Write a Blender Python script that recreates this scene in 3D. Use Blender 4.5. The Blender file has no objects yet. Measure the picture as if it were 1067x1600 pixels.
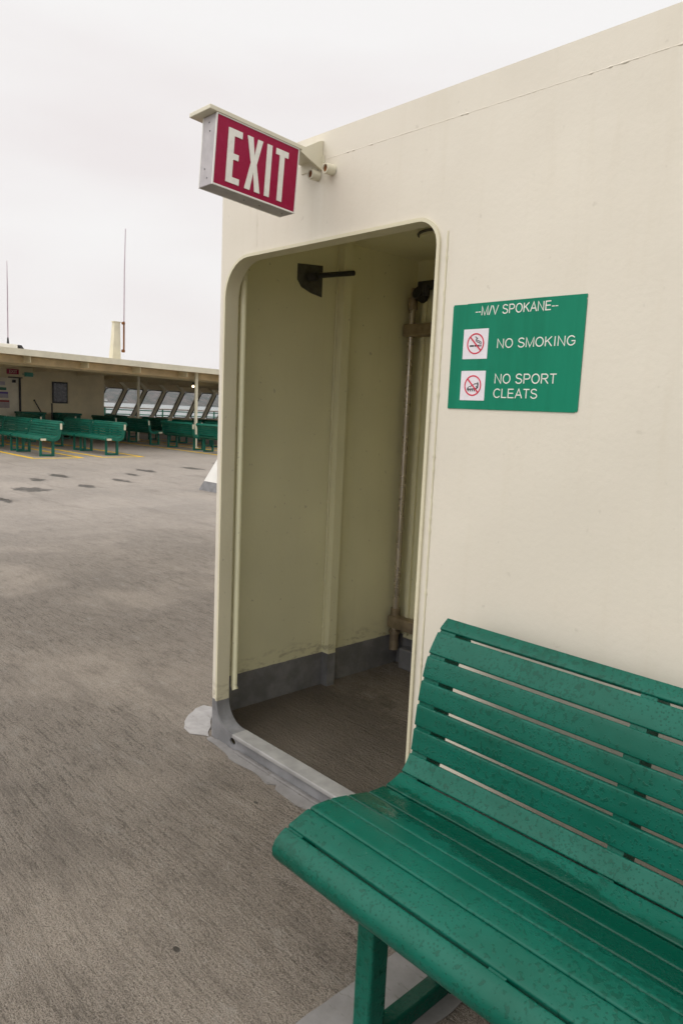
import bpy, bmesh, math, random
from mathutils import Vector, Matrix, noise as mnoise
random.seed(7)
S = bpy.context.scene
COL = S.collection

# ------------------------------------------------------------------ camera
cam_d = bpy.data.cameras.new('camera'); cam = bpy.data.objects.new('camera', cam_d); COL.objects.link(cam)
S.camera = cam
YAW, PITCH, ROLL = math.radians(46.32230), math.radians(7.93314), math.radians(2.57769)
F = Vector((-math.sin(YAW)*math.cos(PITCH), math.cos(YAW)*math.cos(PITCH), -math.sin(PITCH)))
R0 = Vector((math.cos(YAW), math.sin(YAW), 0)); U0 = R0.cross(F)
Rv = R0*math.cos(ROLL)+U0*math.sin(ROLL); Uv = -R0*math.sin(ROLL)+U0*math.cos(ROLL)
cam.matrix_world = Matrix(((Rv.x, Uv.x, -F.x, 0), (Rv.y, Uv.y, -F.y, 0), (Rv.z, Uv.z, -F.z, 1.4), (0, 0, 0, 1)))
cam_d.sensor_fit = 'VERTICAL'; cam_d.sensor_height = 36; cam_d.lens = 1130.84/1600*36
cam_d.clip_start = .05; cam_d.clip_end = 30000

# ------------------------------------------------------------------ sky and sun
SUN_ELEV, SUN_AZ = math.radians(42), math.radians(205)       # azimuth from +Y clockwise
W = bpy.data.worlds.new('World'); S.world = W; W.use_nodes = True
nt = W.node_tree; nt.nodes.clear()
out = nt.nodes.new('ShaderNodeOutputWorld'); mix = nt.nodes.new('ShaderNodeMixShader')
sky = nt.nodes.new('ShaderNodeTexSky'); sky.sky_type = 'NISHITA'; sky.sun_disc = False
sky.sun_elevation = SUN_ELEV; sky.sun_rotation = SUN_AZ
b1 = nt.nodes.new('ShaderNodeBackground'); b1.inputs[1].default_value = .1
b2 = nt.nodes.new('ShaderNodeBackground'); b2.inputs[1].default_value = 1.0
tc = nt.nodes.new('ShaderNodeTexCoord'); mp = nt.nodes.new('ShaderNodeMapping'); mp.inputs['Scale'].default_value = (1.2, 1.2, 4.5)
nz = nt.nodes.new('ShaderNodeTexNoise'); nz.inputs['Scale'].default_value = 1.5; nz.inputs['Detail'].default_value = 4; nz.inputs['Roughness'].default_value = .45
rp = nt.nodes.new('ShaderNodeValToRGB')
rp.color_ramp.elements[0].position = .36; rp.color_ramp.elements[0].color = (.765, .722, .715, 1)
rp.color_ramp.elements[1].position = .62; rp.color_ramp.elements[1].color = (.825, .81, .80, 1)
L = nt.links.new
L(tc.outputs['Generated'], mp.inputs[0]); L(mp.outputs[0], nz.inputs[0]); sx = nt.nodes.new('ShaderNodeSeparateXYZ'); L(tc.outputs['Generated'], sx.inputs[0])
up = nt.nodes.new('ShaderNodeMapRange'); up.inputs[1].default_value = .02; up.inputs[2].default_value = .55; up.inputs[3].default_value = -.12; up.inputs[4].default_value = .20; L(sx.outputs[2], up.inputs[0])
ad = nt.nodes.new('ShaderNodeMath'); L(nz.outputs[0], ad.inputs[0]); L(up.outputs[0], ad.inputs[1])
L(ad.outputs[0], rp.inputs[0])
zen = nt.nodes.new('ShaderNodeMapRange'); zen.inputs[1].default_value = .5; zen.inputs[2].default_value = .95; zen.inputs[3].default_value = 1.0; zen.inputs[4].default_value = 1.75; L(sx.outputs[2], zen.inputs[0]); L(zen.outputs[0], b2.inputs[1])   # an overcast sky is brightest overhead
L(rp.outputs[0], b2.inputs[0])
L(sky.outputs[0], b1.inputs[0]); L(b1.outputs[0], mix.inputs[1]); L(b2.outputs[0], mix.inputs[2]); mix.inputs[0].default_value = .96
L(mix.outputs[0], out.inputs[0])
sd = bpy.data.lights.new('sun', 'SUN'); sd.energy = 1.1; sd.angle = math.radians(70); sd.color = (1, .965, .91)
sun = bpy.data.objects.new('sun', sd); COL.objects.link(sun)
sdir = Vector((math.sin(SUN_AZ)*math.cos(SUN_ELEV), math.cos(SUN_AZ)*math.cos(SUN_ELEV), math.sin(SUN_ELEV)))
sun.rotation_euler = sdir.to_track_quat('Z', 'Y').to_euler()
S.view_settings.view_transform = 'Standard'; S.view_settings.look = 'None'; S.view_settings.exposure = .21; S.view_settings.gamma = 1

S.cycles.use_adaptive_sampling = True; S.cycles.adaptive_threshold = .02; S.cycles.diffuse_bounces = 8; S.cycles.max_bounces = 14

D = 1.65364          # the deckhouse front plane

# ------------------------------------------------------------------ materials
class NT:
    def __init__(s, name):
        s.m = bpy.data.materials.new(name); s.m.use_nodes = True; s.t = s.m.node_tree
        s.b = s.t.nodes['Principled BSDF']
    def n(s, kind, **kw):
        nd = s.t.nodes.new('ShaderNode'+kind)
        for k, v in kw.items():
            if hasattr(nd, k): setattr(nd, k, v)
            else: s.put(nd.inputs[k], v)
        return nd
    def put(s, sock, v):
        if isinstance(v, bpy.types.NodeSocket): s.t.links.new(v, sock)
        elif isinstance(v, bpy.types.Node): s.t.links.new(v.outputs[0], sock)
        else: sock.default_value = v
    def math(s, op, a, b=0., c=0., clamp=False):
        nd = s.t.nodes.new('ShaderNodeMath'); nd.operation = op; nd.use_clamp = clamp
        s.put(nd.inputs[0], a); s.put(nd.inputs[1], b)
        if op in ('MULTIPLY_ADD', 'COMPARE', 'SMOOTH_MIN'): s.put(nd.inputs[2], c)
        return nd.outputs[0]
    def ramp(s, v, a, b, lo=0., hi=1.):
        nd = s.t.nodes.new('ShaderNodeMapRange'); nd.interpolation_type = 'SMOOTHSTEP'
        for i, q in enumerate((v, a, b, lo, hi)): s.put(nd.inputs[i], q)
        return nd.outputs[0]
    def pos(s, obj=False):
        if obj: return s.n('TexCoord').outputs['Object']
        return s.n('NewGeometry').outputs['Position']
    def scale(s, vec, sc, loc=(0, 0, 0)):
        nd = s.t.nodes.new('ShaderNodeMapping'); s.put(nd.inputs[0], vec); nd.inputs['Scale'].default_value = sc; nd.inputs['Location'].default_value = loc
        return nd.outputs[0]
    def noise(s, vec, sc, det=3, rough=.5):
        nd = s.t.nodes.new('ShaderNodeTexNoise'); s.put(nd.inputs['Vector'], vec); nd.inputs['Scale'].default_value = sc
        nd.inputs['Detail'].default_value = det; nd.inputs['Roughness'].default_value = rough
        return nd.outputs[0]
    def voro(s, vec, sc, feat='F1'):
        nd = s.t.nodes.new('ShaderNodeTexVoronoi'); nd.feature = feat; s.put(nd.inputs['Vector'], vec); nd.inputs['Scale'].default_value = sc
        return nd.outputs['Distance']
    def mixc(s, f, a, b):
        nd = s.t.nodes.new('ShaderNodeMix'); nd.data_type = 'RGBA'
        s.put(nd.inputs['Factor'], f)
        for k, v in ((6, a), (7, b)):
            if isinstance(v, tuple): nd.inputs[k].default_value = (*v[:3], 1)
            else: s.put(nd.inputs[k], v)
        return nd.outputs[2]
    def bump(s, h, strength=.3, dist=.01, normal=None):
        nd = s.t.nodes.new('ShaderNodeBump'); nd.inputs['Strength'].default_value = strength; nd.inputs['Distance'].default_value = dist
        s.put(nd.inputs['Height'], h)
        if normal is not None: s.put(nd.inputs['Normal'], normal)
        return nd.outputs[0]
    def fin(s, col=None, rough=None, normal=None, metal=None, spec=None):
        for k, v in (('Base Color', col), ('Roughness', rough), ('Normal', normal), ('Metallic', metal), ('Specular IOR Level', spec)):
            if v is None: continue
            if isinstance(v, tuple): s.b.inputs[k].default_value = (*v[:3], 1)
            else: s.put(s.b.inputs[k], v)
        return s.m
    def xyz(s, vec):
        nd = s.t.nodes.new('ShaderNodeSeparateXYZ'); s.put(nd.inputs[0], vec); return nd.outputs

def simple(name, col, rough=.5, metal=0., var=.12, sc=6., bump=.0, obj=True):
    t = NT(name); v = t.pos(obj); nz = t.noise(v, sc, 4, .6)
    c = t.mixc(t.ramp(nz, .3, .7), tuple(x*(1-var) for x in col), tuple(min(1, x*(1+var)) for x in col))
    r = t.ramp(t.noise(v, sc*2.3, 3), .3, .7, max(.05, rough-.1), min(1, rough+.1))
    nrm = t.bump(t.noise(v, sc*12, 3), bump, .004) if bump else None
    return t.fin(c, r, nrm, metal)

GREY = (.20, .20, .207)
def painted_steel(name, col, grey_to=None, streak=.1, rough=.42, dents=.25, grime=True, speck=.4):
    """ship's paint: brushed coats, faint vertical streaks and specks; grey boot paint up to grey_to"""
    t = NT(name); P = t.pos()
    big = t.noise(P, 1.3, 3, .55); st = t.noise(t.scale(P, (9, 9, .7)), 3, 4, .6); fine = t.noise(P, 55, 3, .6)
    c = t.mixc(t.ramp(big, .3, .72), tuple(x*(1-streak*.8) for x in col), tuple(x*(1+streak*.35) for x in col))
    c = t.mixc(t.math('MULTIPLY', t.ramp(st, .5, .78), .22), c, tuple(x*k*.88 for x, k in zip(col, (1, .97, .9))))
    spk = t.math('MULTIPLY', t.ramp(t.noise(P, 38, 2, .5), .70, .76), speck)
    c = t.mixc(spk, c, (.33, .29, .21))
    if grey_to:
        z = t.xyz(P)[2]
        wob = t.math('MULTIPLY_ADD', t.noise(P, 25, 2), .006, grey_to-.003)
        if grime:     # dirt washed up from the floor, a ragged edge of its own
            gm = t.math('MULTIPLY', t.ramp(t.noise(t.scale(P, (6, 6, 16)), 2.2, 5, .65), .48, .66), t.ramp(z, grey_to+.11, grey_to+.01))
            c = t.mixc(t.math('MULTIPLY', gm, .55), c, (.25, .21, .12))
        g = t.mixc(t.ramp(t.noise(P, 9, 5, .65), .35, .7), tuple(x*.8 for x in GREY), tuple(x*1.25 for x in GREY))
        c = t.mixc(t.math('LESS_THAN', z, wob), c, g)
    h = t.math('ADD', t.math('MULTIPLY', t.noise(P, 2.2, 2), 1.6), t.math('MULTIPLY', fine, .12))
    return t.fin(c, t.ramp(t.noise(P, 7, 3), .3, .7, rough-.07, rough+.1), t.bump(h, dents, .03))

M = {}
CREAM, YEL = (.74, .69, .585), (.80, .77, .53)
M['wall'] = painted_steel('wall_paint', CREAM, .172, streak=.045, dents=.15, speck=.16)
M['inner'] = painted_steel('inner_paint', YEL, .172, streak=.12, dents=.2)
M['trim'] = painted_steel('trim_paint', (.69, .645, .47), .172, streak=.1, dents=.3)
M['sill'] = simple('worn_skylit_sill_paint', (.30, .295, .285), .5, var=.14, sc=12, bump=.2, obj=False)  # worn grey paint, made paler: sky light on the flat top is in the colour
M['cream'] = simple('cream_paint', (.68, .64, .50), .45, var=.08, sc=3)
M['shelter'] = simple('shelter_paint', (.68, .60, .39), .5, var=.1, sc=1.2)
M['frame'] = simple('window_frame_paint', (.80, .76, .58), .45, var=.08, sc=2)
M['dark_pane'] = simple('dark_pane', (.012, .014, .017), .06, var=.2)
M['soffit'] = simple('soffit_paint', (.60, .47, .27), .55, var=.18, sc=1.5)
M['white'] = simple('white_paint', (.78, .77, .73), .4, var=.05, sc=4)
M['grey'] = simple('grey_paint', GREY, .45, var=.2, sc=9)
M['alu'] = simple('brushed_aluminium', (.43, .405, .415), .5, .15, var=.1, sc=15)
M['steel'] = simple('worn_steel', (.58, .52, .44), .3, .7, var=.08, sc=5)
M['brass'] = simple('tarnished_brass', (.33, .265, .185), .45, .5, var=.2, sc=18, bump=.3)
M['black'] = simple('black_rubber', (.015, .015, .017), .5, var=.3)
M['dark'] = simple('dark_metal', (.035, .035, .038), .5, .3, var=.3)
M['rust'] = simple('rust', (.20, .075, .02), .8, var=.4, sc=40, bump=.5)
M['tag'] = simple('cream_tag', (.72, .66, .50), .45, var=.05, sc=20)
M['yellow'] = simple('yellow_paint', (.78, .50, .002), .7, var=.15, sc=5, obj=False)
M['whip'] = simple('whip_fibreglass', (.45, .36, .42), .5, var=.1)
M['rail'] = simple('rail_green', (.05, .30, .23), .4, var=.15)
M['rail_top'] = simple('rail_cap', (.50, .42, .38), .5, var=.15)
M['letters'] = simple('white_letters', (.80, .785, .72), .35, var=.04, sc=30)
M['pict_red'] = simple('pictogram_red', (.60, .012, .05), .4, var=.1, sc=30)
M['pict_black'] = simple('pictogram_black', (.02, .02, .025), .4, var=.1, sc=30)
M['label'] = simple('label_white', (.78, .74, .78), .35, var=.04, sc=30)
M['patch'] = simple('bare_grey_patch', (.085, .082, .07), .6, var=.25, sc=40, bump=.3)

def mat_bench():
    t = NT('green_bench_paint'); P = t.pos(True); X, Y, Z = t.xyz(P)
    big = t.noise(t.scale(P, (.7, 1, 1)), 3.2, 4, .6); mid = t.noise(t.scale(P, (.8, 1.3, 1.3)), 14, 5, .68)
    fine = t.noise(t.scale(P, (1.2, .9, .9), (3, 1, 2)), 70, 3, .55)
    low = t.math('MULTIPLY', t.ramp(Z, .482, .452, -.08, .20), t.math('MULTIPLY', t.ramp(Y, 1.375, 1.33), t.ramp(Y, 1.03, 1.13)))   # water gathers in the dip of the seat
    speck = t.ramp(t.noise(P, 42, 4, .65), .44, .62)
    pool = t.ramp(t.math('ADD', t.math('ADD', t.math('MULTIPLY', mid, .40), t.math('MULTIPLY', big, .60)), low), .565, .635)
    damp = t.math('MULTIPLY', speck, t.ramp(t.math('ADD', t.math('MULTIPLY', big, .8), t.math('MULTIPLY', mid, .3)), .50, .68))
    drops = t.ramp(t.math('ADD', t.noise(t.scale(P, (1.1, .9, .9), (3, 1, 2)), 95, 2, .5), t.math('MULTIPLY', big, .5)), .80, .86)
    tiny = t.math('MULTIPLY', t.ramp(t.voro(P, 125), .32, .22), t.ramp(t.noise(P, 6, 3), .42, .58))
    wet = t.math('MAXIMUM', t.math('MAXIMUM', t.math('MULTIPLY', pool, .95), t.math('MULTIPLY', drops, .62)), t.math('MAXIMUM', t.math('MULTIPLY', tiny, .6), t.math('MULTIPLY', damp, .75)))
    c = t.mixc(t.ramp(t.noise(P, 6, 4, .6), .3, .7), (.0024, .088, .057), (.0040, .112, .076))
    c = t.mixc(t.math('MULTIPLY', wet, .88), c, (.0006, .048, .028))
    c = t.mixc(t.math('MULTIPLY', t.ramp(t.noise(P, 120, 2), .775, .80), .5), c, (.3, .36, .33))
    r = t.math('MULTIPLY_ADD', pool, -.22, t.ramp(mid, .3, .7, .36, .44))
    h = t.math('ADD', t.math('MULTIPLY', t.math('MAXIMUM', drops, tiny), .7), t.math('MULTIPLY', t.noise(P, 90, 3), .2))
    return t.fin(c, r, t.bump(h, .35, .0025), spec=t.math('MULTIPLY_ADD', pool, .02, .22))
M['bench'] = mat_bench()
def mat_bench_far():
    t = NT('green_bench_paint_dry'); P = t.pos(True)
    c = t.mixc(t.ramp(t.noise(P, 5, 4, .6), .3, .7), (.005, .10, .066), (.008, .135, .092))
    return t.fin(c, t.ramp(t.noise(P, 9, 3), .3, .7, .4, .5), spec=.3)
M['bench_far'] = mat_bench_far()

def mat_deck():
    t = NT('deck_coating'); P = t.pos(); X, Y, Z = t.xyz(P)
    warp = t.n('VectorMath', operation='ADD'); t.put(warp.inputs[0], P)
    wn = t.n('TexNoise'); t.put(wn.inputs['Vector'], P); wn.inputs['Scale'].default_value = 2.2; wn.inputs['Detail'].default_value = 3
    sub = t.n('VectorMath', operation='SUBTRACT'); t.put(sub.inputs[0], wn.outputs['Color']); sub.inputs[1].default_value = (.5, .5, .5)
    scl = t.n('VectorMath', operation='SCALE'); t.put(scl.inputs[0], sub); scl.inputs['Scale'].default_value = .05
    t.put(warp.inputs[1], scl.outputs[0]); Q = warp.outputs[0]
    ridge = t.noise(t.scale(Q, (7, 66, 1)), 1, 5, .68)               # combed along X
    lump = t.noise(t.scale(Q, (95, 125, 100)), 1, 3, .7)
    grit = t.noise(P, 250, 2, .7)
    worn = t.ramp(t.noise(P, .9, 4, .6), .42, .62)                    # trodden patches are smoother
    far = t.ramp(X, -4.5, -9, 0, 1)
    amp = t.math('MULTIPLY', t.math('MULTIPLY_ADD', worn, -.45, 1.0), t.math('MULTIPLY_ADD', far, -.7, 1.0))
    h = t.math('MULTIPLY', t.math('ADD', t.math('MULTIPLY', ridge, .9), t.math('ADD', t.math('MULTIPLY', lump, .85), t.math('MULTIPLY', grit, .35))), amp)
    macro = t.noise(t.scale(P, (.8, 1.2, 1)), .9, 5, .6)
    c = t.mixc(t.ramp(macro, .30, .70), (.285, .238, .190), (.37, .315, .256))
    c = t.mixc(t.math('MULTIPLY', t.math('MAXIMUM', t.math('MULTIPLY', t.math('MULTIPLY', t.ramp(ridge, .475, .415), t.ramp(lump, .66, .44)), t.math('MULTIPLY_ADD', worn, -.45, 1.0)), t.math('MULTIPLY', t.ramp(lump, .48, .33), .9)), t.math('MULTIPLY_ADD', far, -.4, t.math('MULTIPLY_ADD', worn, -.25, .9))), c, (.105, .084, .062))  # dirt in grooves and pits, with the cavity shade painted into its dark colour
    c = t.mixc(t.math('MULTIPLY', t.ramp(lump, .55, .70), .6), c, (.43, .385, .325))
    cr = t.math('MULTIPLY_ADD', far, -.6, .9)
    c = t.mixc(t.math('MULTIPLY', t.ramp(grit, .49, .34), cr), c, (.11, .088, .066))
    c = t.mixc(t.math('MULTIPLY', t.ramp(grit, .54, .68), t.math('MULTIPLY', cr, .8)), c, (.50, .45, .385))
    mott = t.noise(t.scale(P, (5, 11, 1)), 1, 7, .78)
    c = t.mixc(t.math('MULTIPLY', t.ramp(mott, .50, .34), .5), c, (.15, .125, .10))
    c = t.mixc(t.math('MULTIPLY', t.ramp(mott, .52, .68), .4), c, (.44, .40, .35))
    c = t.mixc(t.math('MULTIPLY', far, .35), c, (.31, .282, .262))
    streak = t.ramp(t.noise(t.scale(P, (.5, 2.6, 1), (4, 2, 0)), 1.1, 5, .65), .54, .70)
    c = t.mixc(t.math('MULTIPLY', streak, .4), c, (.15, .125, .10))
    # old wet spots on the open deck, one by one
    wetm = None
    wq = t.math('MULTIPLY', t.noise(t.scale(P, (1.2, 2.2, 1)), 3.2, 5, .68), 2.4)
    for (sx, sy, rx, ry) in SPOTS:
        dx = t.math('DIVIDE', t.math('SUBTRACT', X, sx), rx); dy = t.math('DIVIDE', t.math('SUBTRACT', Y, sy), ry)
        d = t.math('SQRT', t.math('ADD', t.math('MULTIPLY', dx, dx), t.math('MULTIPLY', dy, dy)))
        q = t.ramp(t.math('ADD', d, t.math('MULTIPLY', wq, min(1, 3*rx))), 2.05 if rx > .1 else 1.4, 1.75 if rx > .1 else 1.0)
        wetm = q if wetm is None else t.math('MAXIMUM', wetm, q)
    # rain carried into the vestibule: wet near the sill, drying towards the back
    inside = t.math('MULTIPLY', t.math('GREATER_THAN', Y, D+.03), t.math('MULTIPLY', t.math('LESS_THAN', X, -.95), t.math('GREATER_THAN', X, -2.66)))
    edge = t.math('ADD', Y, t.math('MULTIPLY', t.noise(P, 3.2, 5, .65), 1.1))
    vest = t.math('MULTIPLY', inside, t.ramp(edge, 3.08, 2.98))
    c = t.mixc(t.math('MULTIPLY', inside, .12), c, (.17, .145, .12))
    c = t.mixc(t.math('MULTIPLY', vest, .5), c, (.075, .058, .042))
    c = t.mixc(t.math('MULTIPLY', wetm, .85), c, (.03, .024, .016))
    wet = t.math('MAXIMUM', t.math('MULTIPLY', vest, .8), wetm)
    r = t.math('MULTIPLY_ADD', far, -.17, t.ramp(macro, .3, .7, .62, .82))
    r = t.math('MULTIPLY_ADD', wet, -.2, r)
    return t.fin(c, r, t.bump(h, 1.0, .032), spec=.45)
SPOTS = [(-11.23, 4.14, .42, .34), (-13.1, 5.35, .5, .16), (-12.55, 4.75, .35, .14), (-12.0, 6.0, .4, .15), (-11.4, 5.1, .3, .15),
         (-13.6, 7.35, .55, .2), (-13.8, 8.6, .5, .2), (-12.9, 6.7, .35, .12), (-10.2, 3.4, .4, .12), (-14.5, 9.9, .7, .12), (-14.1, 10.6, .6, .1), (-11.9, 8.2, .3, .1),
         (-1.489, .902, .011, .007), (-1.929, 1.484, .009, .005)]
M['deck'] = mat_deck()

def mat_sealant(k=1.):
    t = NT('grey_sealant'); P = t.pos()
    c = t.mixc(t.ramp(t.noise(P, 14, 5, .65), .3, .7), (.36*k, .34*k, .325*k), (.47*k, .45*k, .435*k))
    c = t.mixc(t.math('MULTIPLY', t.ramp(t.noise(t.scale(P, (6, 30, 5)), 1.4, 4, .7), .60, .70), .8), c, (.09, .075, .06))
    return t.fin(c, .55, t.bump(t.noise(P, 30, 4), .4, .006))
M['sealant'] = mat_sealant(.82); M['sealant_dirty'] = mat_sealant(.45)
def mat_signgreen():
    t = NT('sign_green_film'); P = t.pos()
    st = t.noise(t.scale(P, (30, 30, 3)), 1, 4, .6)
    c = t.mixc(t.ramp(st, .3, .7), (.002, .19, .105), (.004, .22, .125))
    return t.fin(c, .5, t.bump(st, .08, .002), spec=.18)
M['signgreen'] = mat_signgreen()
def mat_exitred():
    t = NT('exit_red_face'); P = t.pos()
    rain = t.ramp(t.noise(t.scale(P, (40, 40, 24)), 1, 4, .7), .52, .62)
    c = t.mixc(t.math('MULTIPLY', rain, .30), (.31, .0014, .042), (.37, .008, .07))
    return t.fin(c, .35, t.bump(rain, .15, .001), spec=.22)
M['exitred'] = mat_exitred()
def mat_glass():
    t = NT('window_glass'); t.b.inputs['Transmission Weight'].default_value = 1; t.b.inputs['IOR'].default_value = 1.2
    return t.fin((.92, .95, .95), .02)
M['glass'] = mat_glass()
def mat_water():
    t = NT('sea_water'); P = t.pos()
    h = t.math('ADD', t.noise(t.scale(P, (.05, .08, .05)), 1, 5, .6), t.math('MULTIPLY', t.noise(P, .5, 4), .3))
    return t.fin((.30, .31, .31), .55, t.bump(h, .6, .8))
M['water'] = mat_water()
def mat_hill():
    t = NT('forest_slope'); P = t.pos()
    n1 = t.noise(t.scale(P, (.012, .02, .03)), 1, 6, .7); n2 = t.noise(t.scale(P, (.03, .11, .06)), 1, 4, .7)
    c = t.mixc(t.ramp(n1, .42, .58), (.016, .03, .022), (.11, .085, .072))
    c = t.mixc(t.math('MULTIPLY', t.ramp(n2, .5, .65), .6), c, (.02, .033, .022))
    return t.fin(c, .9, t.bump(n2, .8, 8))
M['hill'] = mat_hill()
def mat_lit():
    t = NT('lamp_bulb'); t.b.inputs['Emission Color'].default_value = (1, .74, .42, 1); t.b.inputs['Emission Strength'].default_value = 5
    return t.fin((.9, .85, .7), .4)
M['lit'] = mat_lit()

# ------------------------------------------------------------------ mesh helpers
def world(o):
    return o.matrix_basis if o.parent is None else world(o.parent) @ o.matrix_parent_inverse @ o.matrix_basis
class MB:
    def __init__(s): s.bm = bmesh.new()
    def box(s, a, b, bev=0., mtx=None):
        lo = [min(x, y) for x, y in zip(a, b)]; hi = [max(x, y) for x, y in zip(a, b)]
        vs = [s.bm.verts.new(((hi if i & 1 else lo)[0], (hi if i & 2 else lo)[1], (hi if i & 4 else lo)[2])) for i in range(8)]
        fs = [s.bm.faces.new([vs[i] for i in f]) for f in ((0, 2, 3, 1), (4, 5, 7, 6), (0, 1, 5, 4), (2, 6, 7, 3), (0, 4, 6, 2), (1, 3, 7, 5))]
        if bev:
            old = set(s.bm.verts)-set(vs)
            bmesh.ops.bevel(s.bm, geom=list({e for f in fs for e in f.edges}), offset=bev, segments=2, affect='EDGES', profile=.5)
            vs = [v for v in s.bm.verts if v not in old]
        if mtx is not None:
            for v in vs: v.co = mtx @ v.co
        return s
    def prism(s, pts, ext, bev=0.):
        """polygon of 3-D points swept by vector ext"""
        e = Vector(ext); a = [s.bm.verts.new(p) for p in pts]; b = [s.bm.verts.new(Vector(p)+e) for p in pts]; n = len(pts)
        fs = [s.bm.faces.new(a), s.bm.faces.new(b[::-1])]+[s.bm.faces.new((a[i], b[i], b[(i+1) % n], a[(i+1) % n])) for i in range(n)]
        if bev:
            bmesh.ops.bevel(s.bm, geom=list({q for f in fs for q in f.edges}), offset=bev, segments=2, affect='EDGES', profile=.5)
        return s
    def tube(s, pts, r, seg=10, caps=True):
        pts = [Vector(p) for p in pts]; n = len(pts); rr = r if isinstance(r, (list, tuple)) else [r]*n
        rings = []
        for i, p in enumerate(pts):
            d = (pts[min(i+1, n-1)]-pts[max(i-1, 0)]).normalized()
            up = Vector((0, 0, 1)) if abs(d.z) < .9 else Vector((1, 0, 0))
            a = d.cross(up).normalized(); b = d.cross(a)
            rings.append([s.bm.verts.new(p+(a*math.cos(2*math.pi*k/seg)+b*math.sin(2*math.pi*k/seg))*rr[i]) for k in range(seg)])
        for i in range(n-1):
            for k in range(seg):
                s.bm.faces.new((rings[i][k], rings[i][(k+1) % seg], rings[i+1][(k+1) % seg], rings[i+1][k]))
        if caps: s.bm.faces.new(rings[0][::-1]); s.bm.faces.new(rings[-1])
        return s
    def fill(s, loops, ext, to3d):
        """outline with holes (2-D loops), filled and swept by ext"""
        es = []
        for lp in loops:
            vs = [s.bm.verts.new(to3d(*p)) for p in lp]
            es += [s.bm.edges.new((vs[i], vs[(i+1) % len(vs)])) for i in range(len(vs))]
        r = bmesh.ops.triangle_fill(s.bm, use_beauty=True, use_dissolve=False, edges=es)
        fs = [g for g in r['geom'] if isinstance(g, bmesh.types.BMFace)]
        if ext is not None:
            q = bmesh.ops.extrude_face_region(s.bm, geom=fs)
            for v in [g for g in q['geom'] if isinstance(g, bmesh.types.BMVert)]: v.co += Vector(ext)
            s.bm.faces.ensure_lookup_table()
        return s
    def grid(s, f, nu, nv):
        vs = [[s.bm.verts.new(f(i/nu, j/nv)) for j in range(nv+1)] for i in range(nu+1)]
        for i in range(nu):
            for j in range(nv): s.bm.faces.new((vs[i][j], vs[i+1][j], vs[i+1][j+1], vs[i][j+1]))
        return s
    def build(s, name, m, parent=None, smooth=None, loc=None):
        bmesh.ops.recalc_face_normals(s.bm, faces=s.bm.faces[:])
        me = bpy.data.meshes.new(name); s.bm.to_mesh(me); s.bm.free()
        me.materials.append(m)
        o = bpy.data.objects.new(name, me); COL.objects.link(o)
        if smooth is not None:
            for p in me.polygons: p.use_smooth = True
            me.set_sharp_from_angle(angle=math.radians(smooth))
        if loc is not None:
            loc = Vector(loc)
            me.transform(Matrix.Translation(-loc)); o.location = loc
        if parent is not None:
            o.parent = parent
            o.matrix_parent_inverse = world(parent).inverted()
        return o

def thing(name, label, cat, loc=(0, 0, 0), group=None):
    o = bpy.data.objects.new(name, None); COL.objects.link(o); o.location = loc; o.empty_display_size = .2
    o['label'] = label; o['category'] = cat
    if group: o['group'] = group
    return o
def tag(o, label, cat, group=None):
    o['label'] = label; o['category'] = cat
    if group: o['group'] = group
    return o
def struct(o, kind='structure'): o['kind'] = kind; return o
def rrect(x0, z0, x1, z1, radii, n=8):
    """rounded rectangle; radii = bl, br, tr, tl"""
    bl, br, tr, tl = radii; P = []
    for cx, cz, r, a0 in ((x0+bl, z0+bl, bl, 180), (x1-br, z0+br, br, 270), (x1-tr, z1-tr, tr, 0), (x0+tl, z1-tl, tl, 90)):
        for k in range(n+1):
            a = math.radians(a0+90*k/n); P.append((cx+r*math.cos(a), cz+r*math.sin(a)))
    return P
def ellipse(cx, cz, rx, rz, n=14): return [(cx+rx*math.cos(2*math.pi*k/n), cz+rz*math.sin(2*math.pi*k/n)) for k in range(n)]
def text_mesh(txt, rect, to3d, ext, bold=0.):
    """text as bmesh shapes fitted to rect = (u0, v0, u1, v1)"""
    cu = bpy.data.curves.new('lettering', 'FONT'); cu.body = txt; cu.resolution_u = 4; cu.offset = bold
    ob = bpy.data.objects.new('lettering', cu); COL.objects.link(ob)
    me = bpy.data.meshes.new_from_object(ob.evaluated_get(bpy.context.evaluated_depsgraph_get()))
    bpy.data.objects.remove(ob)
    b = MB(); b.bm.from_mesh(me)
    xs = [v.co.x for v in b.bm.verts]; ys = [v.co.y for v in b.bm.verts]
    x0, x1, y0, y1 = min(xs), max(xs), min(ys), max(ys); u0, v0, u1, v1 = rect
    for v in b.bm.verts: v.co = to3d(u0+(v.co.x-x0)/(x1-x0)*(u1-u0), v0+(v.co.y-y0)/(y1-y0)*(v1-v0))
    bmesh.ops.remove_doubles(b.bm, verts=b.bm.verts[:], dist=1e-6)
    if ext is not None:
        q = bmesh.ops.extrude_face_region(b.bm, geom=b.bm.faces[:])
        for v in [g for g in q['geom'] if isinstance(g, bmesh.types.BMVert)]: v.co += Vector(ext)
    bpy.data.meshes.remove(me)
    return b
def arc(cx, cy, rx, ry, a0, a1, n=10):
    return [(cx+rx*math.cos(math.radians(a0+(a1-a0)*k/n)), cy+ry*math.sin(math.radians(a0+(a1-a0)*k/n))) for k in range(n+1)]
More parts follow.
